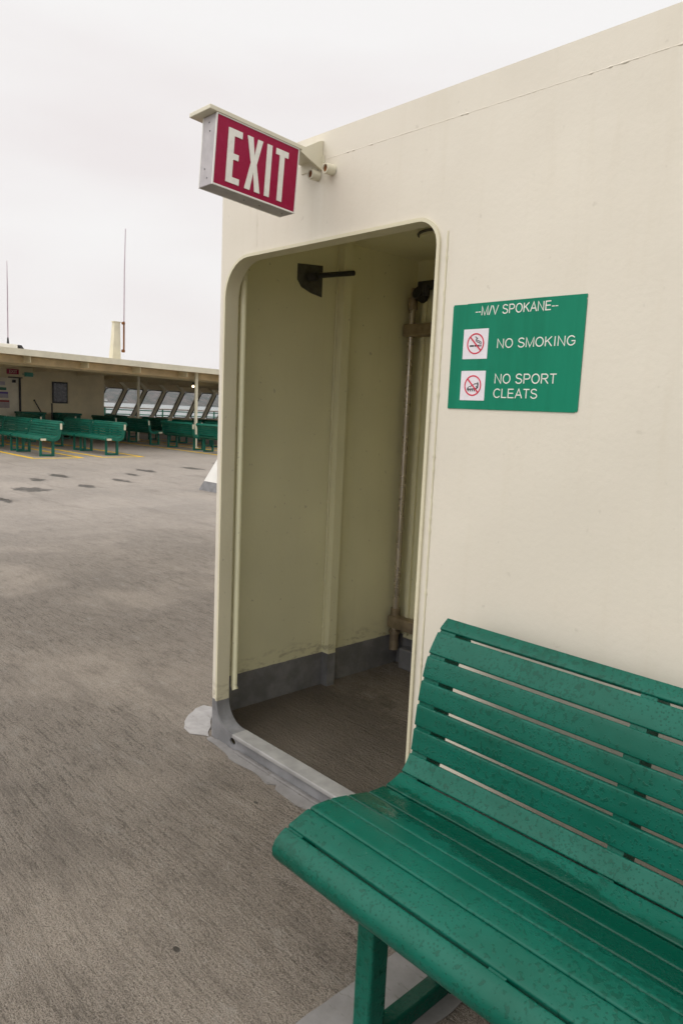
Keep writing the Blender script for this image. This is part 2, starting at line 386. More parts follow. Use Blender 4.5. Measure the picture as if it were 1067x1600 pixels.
GLYPH = {   # advance width and strokes, cap height 1
    'M': (.83, [[(.06, 0), (.06, 1), (.415, .02), (.77, 1), (.77, 0)]]), 'V': (.70, [[(.02, 1), (.35, 0), (.68, 1)]]), '/': (.34, [[(.03, -.02), (.31, 1.02)]]),
    'S': (.68, [arc(.34, .745, .26, .235, 22, 180, 8)+arc(.34, .745, .26, .22, 190, 255, 4)+arc(.34, .265, .28, .245, 75, -60, 8)+arc(.34, .265, .28, .245, -70, -172, 8)]),
    'P': (.68, [[(.07, 0), (.07, .96), (.38, .96)]+arc(.38, .71, .24, .25, 90, -90, 10)+[(.07, .46)]]),
    'O': (.80, [arc(.40, .5, .345, .47, 90, 450, 28)]), 'K': (.70, [[(.07, 0), (.07, 1)], [(.63, 1), (.07, .42)], [(.26, .60), (.66, 0)]]),
    'A': (.70, [[(.02, 0), (.35, 1), (.68, 0)], [(.14, .34), (.56, .34)]]), 'N': (.74, [[(.07, 0), (.07, 1), (.66, .0), (.66, 1)]]),
    'E': (.67, [[(.62, .045), (.07, .045), (.07, .955), (.60, .955)], [(.07, .52), (.57, .52)]]), 'I': (.28, [[(.14, 0), (.14, 1)]]),
    'G': (.79, [arc(.40, .5, .345, .47, 38, 332, 24)+[(.72, .22), (.72, .47), (.42, .47)]]),
    'R': (.73, [[(.07, 0), (.07, .96), (.40, .96)]+arc(.40, .73, .23, .23, 90, -90, 10)+[(.07, .50)], [(.36, .50), (.69, 0)]]),
    'T': (.62, [[(.02, .955), (.60, .955)], [(.31, 0), (.31, .955)]]), 'C': (.73, [arc(.40, .5, .345, .47, 42, 318, 24)]), 'L': (.56, [[(.07, 1), (.07, .045), (.54, .045)]]), ' ': (.30, [])}
def ribbon(b, pts, w, ext):
    pts = [Vector(p) for p in pts]; closed = (pts[0]-pts[-1]).length < 1e-7
    if closed: pts = pts[:-1]
    n = len(pts); A = []; B = []
    for i, p in enumerate(pts):
        d0 = (p-pts[i-1]).normalized() if (i or closed) else None; d1 = (pts[(i+1) % n]-p).normalized() if (i < n-1 or closed) else None
        d0 = d0 or d1; d1 = d1 or d0
        n0 = Vector((-d0.y, d0.x)); n1 = Vector((-d1.y, d1.x)); m = (n0+n1)
        m = m.normalized() if m.length > .1 else n0
        k = w/2/max(.6, m.dot(n0)); A.append(p+m*k); B.append(p-m*k)
    return A, B, closed
def lettering(b, txt, rect, to3d, ext, wt=.115):
    u0, v0, u1, v1 = rect; h = v1-v0
    tot = sum(GLYPH[c][0] for c in txt)+.09*(len(txt)-1); sx = (u1-u0)/tot; x = 0
    e = Vector(ext)
    for c in txt:
        adv, strokes = GLYPH[c]
        for k, st in enumerate(strokes):
            q = [(u0+(x+px)*sx, v0+py*h) for px, py in st]
            A, B, closed = ribbon(b, q, wt*h, ext)
            lift = -e.normalized()*0 + e*.15*k
            ra = [b.bm.verts.new(to3d(*p)+lift) for p in A]; rb = [b.bm.verts.new(to3d(*p)+lift) for p in B]
            rc = [b.bm.verts.new(to3d(*p)+lift+e) for p in A]; rd = [b.bm.verts.new(to3d(*p)+lift+e) for p in B]
            n = len(A)
            for i in range(n if closed else n-1):
                j = (i+1) % n
                for f in ((ra[i], rb[i], rb[j], ra[j]), (rc[i], rc[j], rd[j], rd[i]), (ra[i], ra[j], rc[j], rc[i]), (rb[i], rd[i], rd[j], rb[j])): b.bm.faces.new(f)
            if not closed:
                for i in (0, n-1): b.bm.faces.new((ra[i], rc[i], rd[i], rb[i]))
        x += adv+.09
    return b
def join(b, o):
    me = bpy.data.meshes.new('tmp'); o.bm.to_mesh(me); o.bm.free(); b.bm.from_mesh(me); bpy.data.meshes.remove(me); return b

# ------------------------------------------------------------------ setting
WZ = -8.0
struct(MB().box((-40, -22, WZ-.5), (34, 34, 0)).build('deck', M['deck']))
struct(MB().grid(lambda u, v: (-9000+10500*u, -3000+8500*v, WZ), 8, 8).build('water', M['water']))
def hill(u, v):
    y = -1200+5200*u
    h = 84+8*mnoise.noise(Vector((y*.0012, 3.1, 0)))+7*mnoise.noise(Vector((y*.005, 7.7, 1)))
    e = 1-(1-v)**2
    z = WZ-2+(h+2)*e
    if .05 < v: z += 3.2*mnoise.noise(Vector((y*.06, v*23, 4)))+2.0*abs(mnoise.noise(Vector((y*.21, v*40, 9))))
    return (-3300-500*v+60*mnoise.noise(Vector((y*.004, 1.3, 5))), y, z)
struct(MB().grid(hill, 900, 26).build('hills', M['hill']))

# painted and sealed patches on the deck
def patch(name, pts, m, z=.004, jag=0.):
    P = []
    n = len(pts)
    for i in range(n):
        a, b = Vector(pts[i]), Vector(pts[(i+1) % n]); k = max(1, int((b-a).length/.03))
        for j in range(k):
            q = a.lerp(b, j/k)
            if jag: q = q+Vector((mnoise.noise(Vector((q.x*14, q.y*14, 1))), mnoise.noise(Vector((q.x*14, q.y*14, 6)))))*jag
            P.append((q.x, q.y))
    return struct(MB().fill([P], (0, 0, z-.001), lambda x, y: (x, y, .001)).build(name, m))
patch('corner_sealant', [(-2.475, D-.012), (-2.50, 1.625), (-2.545, 1.595), (-2.60, 1.598), (-2.66, 1.635), (-2.715, 1.69), (-2.75, 1.75), (-2.76, 1.80), (-2.70, 1.83), (-2.62, 1.75)], M['sealant'], jag=.012)
M['sealant_grey'] = mat_sealant(.55)
patch('sill_sealant', [(-2.47, D-.002), (-2.47, D-.030), (-2.25, D-.052), (-2.0, D-.06), (-1.97, D-.035), (-1.95, D-.062), (-1.8, D-.065), (-1.5, D-.07), (-1.2, D-.065), (-1.2, D-.002)], M['sealant_grey'], jag=.016)
patch('bench_foot_strip', [(-1.11, .62), (-.895, .62), (-.895, 1.60), (-1.11, 1.60)], M['sealant_grey'], jag=.012)

# ------------------------------------------------------------------ the deckhouse with the doorway
HX1 = 4.2; ZT = 2.2975
house = thing('deckhouse', 'cream steel deckhouse with an open round-cornered doorway behind the big green bench', 'deckhouse', (-1.9, D, 0))
OX0, OX1, OZ0, OZ1 = -2.441, -1.374, .064, 1.963; RAD = (.115, .10, .085, .15)
hole = rrect(OX0, OZ0, OX1, OZ1, RAD)
XY = lambda y: (lambda x, z: (x, y, z))
b = MB().fill([[(-2.457, 0), (HX1, 0), (HX1, ZT), (-2.457, ZT)], hole, ellipse(-2.318, .034, .019, .014)], (0, .009, 0), XY(D))
b.build('front_wall', M['wall'], house)
# rounded corner and the return behind it
r = .05; prof = []
for k in range(8):
    a = math.radians(270-62*k/7); prof.append((-2.457+r*math.cos(a), D+r+r*math.sin(a)))
prof += [(-2.66, 1.800), (-2.66, 4.6)]
b = MB(); back = [(x+.012, y+.008) for x, y in prof]
b.fill([prof+back[::-1]], (0, 0, ZT), lambda x, y: (x, y, 0)); b.build('side_wall', M['wall'], house, smooth=40)
MB().box((-2.645, 1.84, 0), (-2.638, 3.0, 2.2)).build('inner_side_wall', M['inner'], house)
MB().box((-2.638, 3.0, 0), (-.9, 3.02, 2.2)).build('inner_back_wall', M['inner'], house)
MB().box((-.9, D+.02, 0), (-.88, 3.0, 2.2)).build('inner_side_wall', M['inner'], house)
MB().fill([[(-2.44, D+.012), (HX1, D+.012), (HX1, 4.6), (-2.64, 4.6), (-2.64, 1.83)]], (0, 0, .015), lambda x, y: (x, y, 2.2)).build('ceiling', M['inner'], house)
MB().box((HX1, D+.009, 0), (HX1+.01, 4.6, ZT)).build('side_wall', M['wall'], house)
MB().box((-2.64, 4.6, 0), (HX1, 4.61, ZT)).build('rear_wall', M['wall'], house)
# doorway coaming: a steel lip round the opening
inn = rrect(OX0+.011, OZ0+.011, OX1-.011, OZ1-.011, [q-.011 for q in RAD])
n = len(hole); b = MB(); y0, y1 = D-.007, D+.055
A = [[b.bm.verts.new((x, y, z)) for x, z in lp] for lp, y in ((hole, y0), (inn, y0), (inn, y1), (hole, y1))]
for q in range(4):
    for i in range(n): b.bm.faces.new((A[q][i], A[q][(i+1) % n], A[(q+1) % 4][(i+1) % n], A[(q+1) % 4][i]))
fr = b.build('door_frame', M['trim'], house, smooth=35)
def bead(pts, r0, seed, name, m, parent):
    pts = [Vector(p) for p in pts]; P = []; rr = []
    for i in range(len(pts)-1):
        k = max(1, int((pts[i+1]-pts[i]).length/.008))
        for j in range(k):
            q = pts[i].lerp(pts[i+1], j/k); t = len(P)*.37+seed*9
            P.append(q+Vector((mnoise.noise(Vector((t, 1, seed))), 0, mnoise.noise(Vector((t, 5, seed)))))*r0*.35)
            rr.append(r0*(.75+.5*abs(mnoise.noise(Vector((t*1.7, 2, seed))))+(.55 if random.random() < .05 else 0)))
    P.append(pts[-1]); rr.append(r0*.6)
    return MB().tube(P, rr, 6).build(name, m, parent, smooth=70)
bead([(OX1+.024, D, .02), (OX1+.024, D, OZ1-.05)], .0038, 1, 'weld_seam', M['trim'], house)
bead([(-2.44, D+.0014, 2.213), (HX1, D+.0014, 2.207)], .0026, 2, 'weld_seam', M['wall'], house)
bead([(-2.245, D+.0008, 1.985), (-2.25, D+.0008, 2.205)], .002, 3, 'weld_seam', M['wall'], house)
MB().box((-2.30, D-.017, .060), (OX1, D+.056, .0775), .004).build('sill_cap', M['sill'], house)
MB().box((-2.285, D-.020, .0), (OX1+.02, D-.0005, .014), .004).build('sill_angle', M['sealant_dirty'], house)
# inside: vertical pipe at the jamb, stiffener, hold-back hook on a bare patch
MB().tube([(-2.442, D+.088, 2.19), (-2.442, D+.088, .215), (-2.432, D+.088, .20)], .014, 12).build('drain_pipe', M['inner'], house, smooth=50)
MB().box((-2.638, 2.425, 0), (-2.592, 2.437, 2.2)).box((-2.604, 2.437, 0), (-2.592, 2.476, 2.2)).build('stiffener', M['inner'], house)
bead([(-2.632, 2.421, .2), (-2.632, 2.421, 2.15)], .006, 5, 'weld_seam', M['inner'], house)
pt = [(2.175, 2.055), (2.325, 2.068), (2.325, 1.925), (2.26, 1.935), (2.20, 1.955), (2.175, 1.985)]
hb = MB().prism([(-2.638, y, z) for y, z in pt], (.004, 0, 0)).build('bare_patch', M['patch'], house)
MB().tube([(-2.625, 2.24, 2.005), (-2.60, 2.27, 2.012), (-2.575, 2.47, 2.052)], .0125, 10).tube([(-2.63, 2.235, 2.004), (-2.59, 2.255, 2.006)], .02, 10).build('holdback_rod', M['dark'], house, smooth=40)
# round fitting on the vestibule ceiling
b = MB().tube([(-2.10, 2.55, 2.2), (-2.10, 2.55, 2.16)], .11, 24); b.build('ceiling_fitting', M['inner'], house, smooth=40)
MB().tube([(-2.10+.115*math.cos(a), 2.55+.115*math.sin(a), 2.175) for a in [2*math.pi*k/24 for k in range(25)]], .006, 6).build('fitting_ring', M['patch'], house, smooth=60)
# the inner door with its hinge rod
door = MB().box((-2.56, 2.955, .17), (-1.62, 2.995, 2.06), .006).build('door', M['inner'], house)
b = MB()
for xx in (-2.535, -2.475, -2.40): b.box((xx, 2.938, .19), (xx+.018, 2.955, 2.04), .003)
b.build('door_rib', M['inner'], door)
MB().box((-2.56, 2.93, 0), (-1.55, 2.998, .115), .006).build('door_sill', M['grey'], house)
RX, RY = -2.596, 2.925
MB().tube([(RX, RY, .17), (RX, RY, 1.985)], .018, 12).build('hinge_rod', M['steel'], door, smooth=50)
MB().box((RX-.033, RY-.032, 1.80), (RX+.20, RY+.028, 1.865), .008).build('hinge_bracket', M['brass'], door)
MB().box((RX-.033, RY-.035, .225), (RX+.25, RY+.028, .295), .012).tube([(RX, RY, .29), (RX, RY, .335)], .027, 12).build('hinge_bracket', M['brass'], door, smooth=40)
MB().tube([(RX, RY, .10), (RX, RY, .215)], .026, 12).tube([(RX, RY, .195), (RX, RY, .205)], .034, 12).build('hinge_pin', M['brass'], door, smooth=40)
MB().tube([(RX, RY, 1.94), (RX, RY, 2.0)], .026, 12).tube([(RX, RY, 2.0), (RX, RY, 2.05)], .013, 8).build('rod_clamp', M['brass'], door, smooth=40)
MB().box((RX+.05, RY-.03, 2.035), (RX+.27, RY+.02, 2.075), .006).tube([(RX+.06, RY-.04, 2.02), (RX+.06, RY+.02, 2.0)], .032, 10).tube([(RX+.11, RY-.03, 2.0), (RX+.11, RY-.03, 2.05)], .02, 8).build('door_closer', M['dark'], door, smooth=40)
# two open conduit stubs below the sign bracket
for X, Z in ((-1.915, 2.166), (-1.842, 2.170)):
    b = MB(); pts = [(X, D, Z), (X-.003, D-.034, Z)]
    b.tube(pts, .0165, 14, caps=False).tube([pts[1], pts[0]], .0118, 14, caps=False)
    c0, c1 = Vector(pts[1]), Vector(pts[0]); d = (c0-c1).normalized(); a = d.cross(Vector((0, 0, 1))).normalized(); u = d.cross(a)
    ro = [b.bm.verts.new(c0+(a*math.cos(2*math.pi*k/14)+u*math.sin(2*math.pi*k/14))*.0165) for k in range(14)]
    ri = [b.bm.verts.new(c0+(a*math.cos(2*math.pi*k/14)+u*math.sin(2*math.pi*k/14))*.0118) for k in range(14)]
    for k in range(14): b.bm.faces.new((ro[k], ro[(k+1) % 14], ri[(k+1) % 14], ri[k]))
    st = b.build('conduit_stub', M['cream'], house, smooth=40)
    MB().tube([(X-.001, D-.004, Z), (X-.0025, D-.029, Z)], .0116, 12).build('rusty_bore', M['rust'], st, smooth=40)

# ------------------------------------------------------------------ EXIT sign over the doorway
TILT = math.atan(.0194/.312)
ex = thing('exit_sign', 'red EXIT sign box on a bracket sticking out over the doorway', 'exit sign', (-1.93, D, 2.2))
MT = Matrix.Translation((-1.9, 1.232, 2.041)) @ Matrix.Rotation(-TILT, 4, 'X')
def e3(x, u, v): return MT @ Vector((x, u, v))
def ebox(b, x0, u0, v0, x1, u1, v1, bev=0.): return b.box((x0, u0, v0), (x1, u1, v1), bev, MT)
SL, SH, ST = .313, .2005, .068
ebox(MB(), -ST, 0, 0, -.003, SL, SH, .002).build('housing', M['alu'], ex)
for x0, x1 in ((-.003, .0), (-ST-.003, -ST)):
    ebox(MB(), x0, .0036, .0046, x1, SL-.0036, SH-.0026).build('red_face', M['exitred'], ex)
b = MB()
for x0, x1 in ((-.003, .002), (-ST-.005, -ST)):
    for q in ((0, 0, SL, .0045), (0, SH-.0025, SL, SH), (0, .0045, .0035, SH-.0025), (SL-.0035, .0045, SL, SH-.0025)):
        ebox(b, x0, q[0], q[1], x1, q[2], q[3])
b.build('face_rim', M['white'], ex)
b = MB(); v0, v1 = .0205, .1745
def stroke(poly):
    for x0, x1 in ((.0, .0022), (-ST-.0052, -ST-.003)):
        pts = [(u, v) for u, v in poly]
        if x0 < -.01: pts = [(SL-u, v) for u, v in pts]
        b.prism([e3(x0, u, v) for u, v in pts], MT.to_3x3() @ Vector((x1-x0, 0, 0)))
stroke([(.044, v0), (.092, v0), (.092, v0+.018), (.066, v0+.018), (.066, .089), (.085, .089), (.085, .106), (.066, .106), (.066, v1-.019), (.094, v1-.019), (.094, v1), (.044, v1)])
stroke([(.112, v0), (.132, v0), (.141, .075), (.150, v0), (.170, v0), (.152, .1), (.170, v1), (.151, v1), (.142, .122), (.133, v1), (.112, v1), (.130, .1)])
stroke([(.187, v0), (.206, v0), (.206, v1), (.187, v1)])
stroke([(.237, v0), (.256, v0), (.256, v1-.018), (.271, v1-.018), (.271, v1), (.222, v1), (.222, v1-.018), (.237, v1-.018)])
b.build('lettering', M['letters'], ex)
ebox(MB(), -.108, -.026, SH+.001, .004, .425, SH+.014, .002).build('mounting_bar', M['cream'], ex)
MB().prism([(-1.905, D-.001, 2.18), (-1.905, D-.001, 2.272), (-1.905, D-.015, 2.268), (-1.905, 1.565, 2.226), (-1.905, 1.56, 2.215)], (.010, 0, 0)).build('gusset', M['cream'], ex)
MB().box((-2.00, D-.004, 2.186), (-1.885, D-.0005, 2.225)).build('wall_plate', M['cream'], ex)
for v, x in ((.155, -.030), (.18, -.036), (.022, -.03), (.05, -.045)): MB().tube([e3(x, -.0015, v), e3(x, 0.002, v)], .0024, 8).build('screw', M['grey'], ex)
for u in (.14, .20, .29): MB().tube([e3(-.035, u, -.0015), e3(-.035, u, .002)], .0026, 8).build('screw', M['grey'], ex)

# ------------------------------------------------------------------ green notice sign on the wall
GX, GZ = -1.3125, 1.4213
gs = thing('notice_sign', 'green notice board reading NO SMOKING and NO SPORT CLEATS on the cream wall', 'sign', (GX+.2, D, GZ))
g3 = lambda d: (lambda u, v: Vector((GX+u, D-d, GZ+v)))
out_l = [(0.001, 0), (.395, 0), (.3975, .003), (.401, .001), (.4035, .006), (.4035, .27), (.4015, .273), (.4035, .277), (.403, .2845), (.27, .2855), (.05, .2855), (.046, .2845), (.003, .2855), (0, .28)]
MB().fill([out_l], (0, -.0022, 0), g3(.0004)).build('panel', M['signgreen'], gs)
E_ = (0, -.0005, 0); gt = g3(.0027)
b = lettering(MB(), 'M/V SPOKANE', (.0965, .2525, .3085, .2757), gt, E_)
for a, c in ((.077, .0845), (.0865, .094), (.310, .3175), (.3195, .327)):
    z = .2605
    b.prism([gt(a, z), gt(c, z), gt(c, z+.0022), gt(a, z+.0022)], E_)
lettering(b, 'NO SMOKING', (.1538, .1635, .383, .1872), gt, E_)
lettering(b, 'NO SPORT', (.1541, .0705, .3395, .0952), gt, E_)
lettering(b, 'CLEATS', (.1534, .0325, .2885, .0565), gt, E_)
b.build('lettering', M['letters'], gs)
for (u0, v0_, cy, kind) in ((.0425, .1365, .1775, 'smoke'), (.0425, .024, .0643, 'cleat')):
    lab = MB().prism([gt(u0, v0_), gt(u0+.082, v0_), gt(u0+.082, v0_+.0804), gt(u0, v0_+.0804)], E_).build('pictogram_label', M['label'], gs)
    cx = u0+.0415; hp = g3(.0033)
    b = MB(); b.fill([ellipse(cx, cy, .0283, .0283, 36), ellipse(cx, cy, .0246, .0246, 36)], E_, hp)
    s2 = .0268/math.sqrt(2); w = .0014
    b.prism([g3(.0039)(cx-s2-w, cy+s2-w), g3(.0039)(cx-s2+w, cy+s2+w), g3(.0039)(cx+s2+w, cy-s2+w), g3(.0039)(cx+s2-w, cy-s2-w)], E_)
    b.build('prohibition_ring', M['pict_red'], lab)
    b = MB()
    if kind == 'smoke':
        for a, c in ((-.019, -.005), (-.003, .013), (.0145, .0165), (.018, .0195)):
            b.prism([hp(cx+a, cy-.008), hp(cx+c, cy-.008), hp(cx+c, cy-.0035), hp(cx+a, cy-.0035)], E_)
        def curl(pts, w=.001):
            for i in range(len(pts)-1):
                a, c = Vector(pts[i]), Vector(pts[i+1]); nn = (c-a).normalized(); nn = Vector((-nn.y, nn.x))*w
                b.prism([hp(cx+q.x, cy+q.y) for q in (a-nn, c-nn, c+nn, a+nn)], E_)
        curl([(.015, -.002), (.013, .003), (.006, .004), (.001, .008), (.002, .013), (.007, .014)])
        curl([(.0185, -.002), (.018, .004), (.012, .007), (.006, .008), (.005, .011)])
        curl([(.007, .014), (.0, .017), (-.001, .02)])
    else:
        shoe = [(-.019, -.012), (.012, -.010), (.0185, -.006), (.0195, .004), (.0165, .011), (.0135, .006), (.006, .006), (-.004, -.001), (-.012, -.002), (-.018, -.006)]
        shoe = [(x, y) for x, y in shoe]
        inner = [(x*.76+.0003, y*.66-.0005) for x, y in shoe]
        b.fill([[(cx+x, cy+y) for x, y in shoe], [(cx+x, cy+y) for x, y in inner]], E_, hp)
        for k in range(5):
            x = -.016+k*.0068; b.prism([hp(cx+x, cy-.0155), hp(cx+x+.0034, cy-.0155), hp(cx+x+.0030, cy-.0122+k*.0004), hp(cx+x+.0004, cy-.0122+k*.0004)], E_)
        for x, y in ((-.004, .0035), (-.0005, .0055), (-.0075, .001), (.0125, .001)):
            b.prism([hp(cx+x-.0022, cy+y-.004), hp(cx+x+.0006, cy+y-.0055), hp(cx+x+.0018, cy+y-.004), hp(cx+x-.001, cy+y-.0018)], E_)
    b.build('pictogram', M['pict_black'], lab)

# ------------------------------------------------------------------ benches
PROF = [(1.5445, 0.8551), (1.5072, 0.8261), (1.4681, 0.7673), (1.4487, 0.7038), (1.4361, 0.6402), (1.4282, 0.5747), (1.4190, 0.5077), (1.3863, 0.4607), (1.3267, 0.4424), (1.2647, 0.4455), (1.1912, 0.4625), (1.1305, 0.474), (1.0652, 0.4750), (0.9985, 0.4553)]
NOSE = [(0.9985, 0.4553), (0.9790, 0.4465), (0.9635, 0.4340), (.9556, .4175), (.9570, .4000), (.968, .3825)]
JOINT = [.001]+[.0048]*5+[.0042, .0016, .0018, .0012, .0012, .0012, .0016, .0040]     # half gaps between the slats
def bez(i, t):                     # Catmull-Rom through the slat joints
    P = PROF+NOSE[1:2]; g = lambda k: Vector(P[max(0, min(len(P)-1, k))])
    a, b_, c, d = g(i-1), g(i), g(i+1), g(i+2)
    return .5*((2*b_)+(c-a)*t+(2*a-5*b_+4*c-d)*t*t+(3*b_-a-3*c+d)*t**3)
def offset(pts, d):
    out_ = []
    for i, p in enumerate(pts):
        q = (pts[min(i+1, len(pts)-1)]-pts[max(i-1, 0)]).normalized()
        out_.append(p+Vector((q.y, -q.x))*d)
    return out_
def slat(b, pts, x0, x1, th=.013, bev=.0034, segs=2):
    back = offset(pts, -th)
    # sits so that the near side follows the profile, the body lies behind it
    ring = pts+back[::-1]
    a = [b.bm.verts.new((x0, p.x, p.y)) for p in ring]; c = [b.bm.verts.new((x1, p.x, p.y)) for p in ring]; n = len(ring)
    fs = [b.bm.faces.new(a), b.bm.faces.new(c[::-1])]+[b.bm.faces.new((a[i], c[i], c[(i+1) % n], a[(i+1) % n])) for i in range(n)]
    m = len(pts)
    corner = {0, m-1, m, n-1}
    es = [e for e in {e for f in fs for e in f.edges} if (e.verts[0] in a and e.verts[1] in c and a.index(e.verts[0]) in corner) or (e.verts[1] in a and e.verts[0] in c and a.index(e.verts[1]) in corner)]
    bmesh.ops.bevel(b.bm, geom=es, offset=bev, segments=segs, affect='EDGES', profile=.5)
def make_bench(label, length, m, tags, x_first, group=None):
    """left end at x = x_first, running to x_first+length, seat facing -Y (coordinates of the near bench)"""
    x0, x1 = x_first, x_first+length
    root = thing('bench', label, 'bench', ((x0+x1)/2, 1.25, 0), group)
    segs = 3 if not tags else 1
    bb, sb = MB(), MB()
    for i in range(13):
        L_ = (Vector(PROF[i+1])-Vector(PROF[i])).length; wide = 0 if not tags else .0012; e0, e1 = (JOINT[i]+wide)/L_, (JOINT[i+1]+wide)/L_
        pts = [bez(i, e0+(1-e0-e1)*k/4) for k in range(5)]
        c = (pts[0]+pts[-1])/2                                   # slats are a little flatter than the curve
        flat = [pts[0].lerp(pts[-1], k/4) for k in range(5)]
        pts = [p.lerp(f, .45) for p, f in zip(pts, flat)]
        slat(bb if i < 7 else sb, pts, x0, x1, segs=segs, th=(.034 if i in (6, 12) else .013) if not tags else .07, bev=.0034 if i < 8 else .0050)
    pts = [Vector(NOSE[0]).lerp(Vector(NOSE[1]), .16)]+[Vector(q) for q in NOSE[1:]]
    slat(sb, pts, x0, x1, segs=segs, bev=.0045)
    bb.build('backrest', m, root, smooth=38); sb.build('seat', m, root, smooth=38)
    curve = [bez(i, k/3) for i in range(13) for k in range(3)]+[Vector(q) for q in NOSE]
    inner = offset(curve, -.0055); outer = offset(curve, -.075)
    xs = [x0+.001, (x0+x1)/2-.022, x1-.001-.05] if length < 1.9 else [x0+.0015, x0+.553, x0+1.24, x1-.051]
    for i, x in enumerate(xs):
        w = .05 if i in (0, len(xs)-1) else .036
        b = MB(); n = len(inner)
        a = [[b.bm.verts.new((xx, p.x, p.y)) for p in lp] for xx, lp in ((x, inner), (x, outer), (x+w, outer), (x+w, inner))]
        for q in range(4):
            for k in range(n-1): b.bm.faces.new((a[q][k], a[q][k+1], a[(q+1) % 4][k+1], a[(q+1) % 4][k]))
        b.bm.faces.new([a[q][0] for q in range(4)]); b.bm.faces.new([a[q][-1] for q in (3, 2, 1, 0)])
        b.build('slat_bearer', m, root, smooth=50)
    ins = .225 if not tags else .15
    for x in (x0+ins, x1-ins):
        h = .025
        MB().box((x-h, 1.035, 0), (x+h, 1.087, .40), .006).build('leg', m, root)
        MB().box((x-h, 1.325, 0), (x+h, 1.39, .40), .006).build('leg', m, root)
        MB().box((x-h+.004, 1.087, .002), (x+h-.004, 1.325, .048), .006).build('foot_rail', m, root)
    if tags:
        for xa, xb in ((x1+.001, x1+.008), (x0-.008, x0-.001)):
            MB().box((xa, 1.475, .655), (xb, 1.525, .80)).build('end_tag', M['tag'], root)
            MB().box((xa, 1.005, .385), (xb, 1.135, .435)).build('end_tag', M['tag'], root)
    return root
near = make_bench('large wet green slatted bench in the foreground, against the cream wall', 2.44, M['bench'], False, -1.178)

def copy_tree(o, parent=None, skip=()):
    c = o.copy(); COL.objects.link(c)
    if parent is not None: c.parent = parent; c.matrix_parent_inverse = o.matrix_parent_inverse.copy()
    for ch in list(o.children):
        if ch.name.split('.')[0] not in skip: copy_tree(ch, c)
    return c
proto = make_bench('', 1.83, M['bench_far'], True, -1.83/2)
GR = 'green benches set out in rows on the open deck'
used = [False]
def far_bench(x_end, y_edge, flip, label, tags=True):
    """x_end: its end nearer to us (+X); y_edge: seat front (not flipped) or back (flipped)"""
    o = proto if not used[0] else copy_tree(proto, None, () if tags else ('end_tag',))
    used[0] = True
    cx = x_end-1.83/2
    if not flip: o.location = (cx, y_edge+.30, 0); o.rotation_euler = (0, 0, 0)
    else: o.location = (cx, y_edge+.295, 0); o.rotation_euler = (0, 0, math.pi)
    o['label'] = label; o['group'] = GR
R1, R2, R25, R3, R4, R5 = 6.63, 8.36, 10.25, 11.87, 13.55, 15.3
far_bench(-17.45, R1, False, 'green bench at the open end of the leftmost row, over the left yellow box')
far_bench(-19.40, R1, False, 'green bench cut by the left frame edge, second from the open end of its row', False)
far_bench(-21.35, R1, False, 'dark green bench against the left frame edge, third in the leftmost row', False)
far_bench(-17.60, R2, False, 'green bench at the open end of the second row, cream tags on its right end')
far_bench(-19.55, R2, False, 'green bench second in the second row, half hidden behind the leftmost open bench', False)
far_bench(-23.20, R2, False, 'dark green bench under the roof edge in line with the second row')
far_bench(-25.0, R25, False, 'dark bench below the bulkhead window with a cream tag on its end')
far_bench(-17.05, R3, True, 'green bench seen from behind, cut off by the deckhouse corner')
far_bench(-19.15, R3, True, 'green bench seen from behind beside the white roof post')
far_bench(-21.85, R3, True, 'dark green bench seen from behind with cream tags, left of the white post')
far_bench(-24.2, R3, True, 'dark bench under the roof left of the tagged backward bench')
far_bench(-21.3, R4, True, 'shaded bench behind the tagged backward bench, one row further in')
far_bench(-23.5, R4, True, 'shaded bench in the inner row, just right of the bulkhead edge')
far_bench(-19.2, R4, True, 'shaded bench behind the white post in the inner row')
far_bench(-20.6, R5, True, 'shaded bench in the innermost row, right of the white post')
far_bench(-22.8, R5, True, 'shaded bench in the innermost row, below the sloped windows')
far_bench(-26.6, R4, True, 'shaded bench deepest under the roof, below the first sloped window')

# yellow boxes painted round the rows
def line(a, b_, w=.11):
    a, b_ = Vector((*a, 0)), Vector((*b_, 0)); d = (b_-a).normalized(); nn = Vector((-d.y, d.x, 0))*w/2
    return [(a-nn).to_tuple(), (b_-nn).to_tuple(), (b_+nn).to_tuple(), (a+nn).to_tuple()]
b = MB()
def ybox(x0, x1, ya, yb):
    for i, q in enumerate((line((x0, ya), (x1, ya)), line((x0, yb), (x1, yb)), line((x1+.045, ya-.0425), (x1+.045, yb+.0425)))):
        b.prism([(p[0], p[1], .001) for p in q], (0, 0, .003))
ybox(-26, -17.05, 6.34, 7.50); ybox(-26, -17.15, 8.05, 9.15)
ybox(-26, -16.5, 11.68, 12.75); ybox(-26, -17.0, 13.3, 14.4)
struct(b.build('deck_markings', M['yellow']))

# ------------------------------------------------------------------ the roofed shelter across the deck
sh = thing('deck_shelter', 'long cream roofed shelter with raked windows across the open deck', 'shelter', (-26, 10, 0))
def zt(y): return 2.66-.0165*(y-6.65)
def slab(b, x0, x1, y0, y1, za, zb, n=12):
    """a strip following the roof's camber: za, zb below the roof top"""
    for i in range(n):
        ya, yb = y0+(y1-y0)*i/n, y0+(y1-y0)*(i+1)/n
        vs = [b.bm.verts.new((x, y, zt(y)-d)) for y in (ya, yb) for x in (x0, x1) for d in (za, zb)]
        for f in ((0, 1, 3, 2), (4, 6, 7, 5), (0, 4, 5, 1), (2, 3, 7, 6), (0, 2, 6, 4), (1, 5, 7, 3)): b.bm.faces.new([vs[k] for k in f])
    return b
Y0, Y1 = -2, 26
slab(MB(), -34, -20.06, Y0, Y1, .03, .14).build('roof', M['shelter'], sh)
slab(MB(), -20.06, -20.0, Y0, Y1, 0, .165).build('fascia', M['cream'], sh)
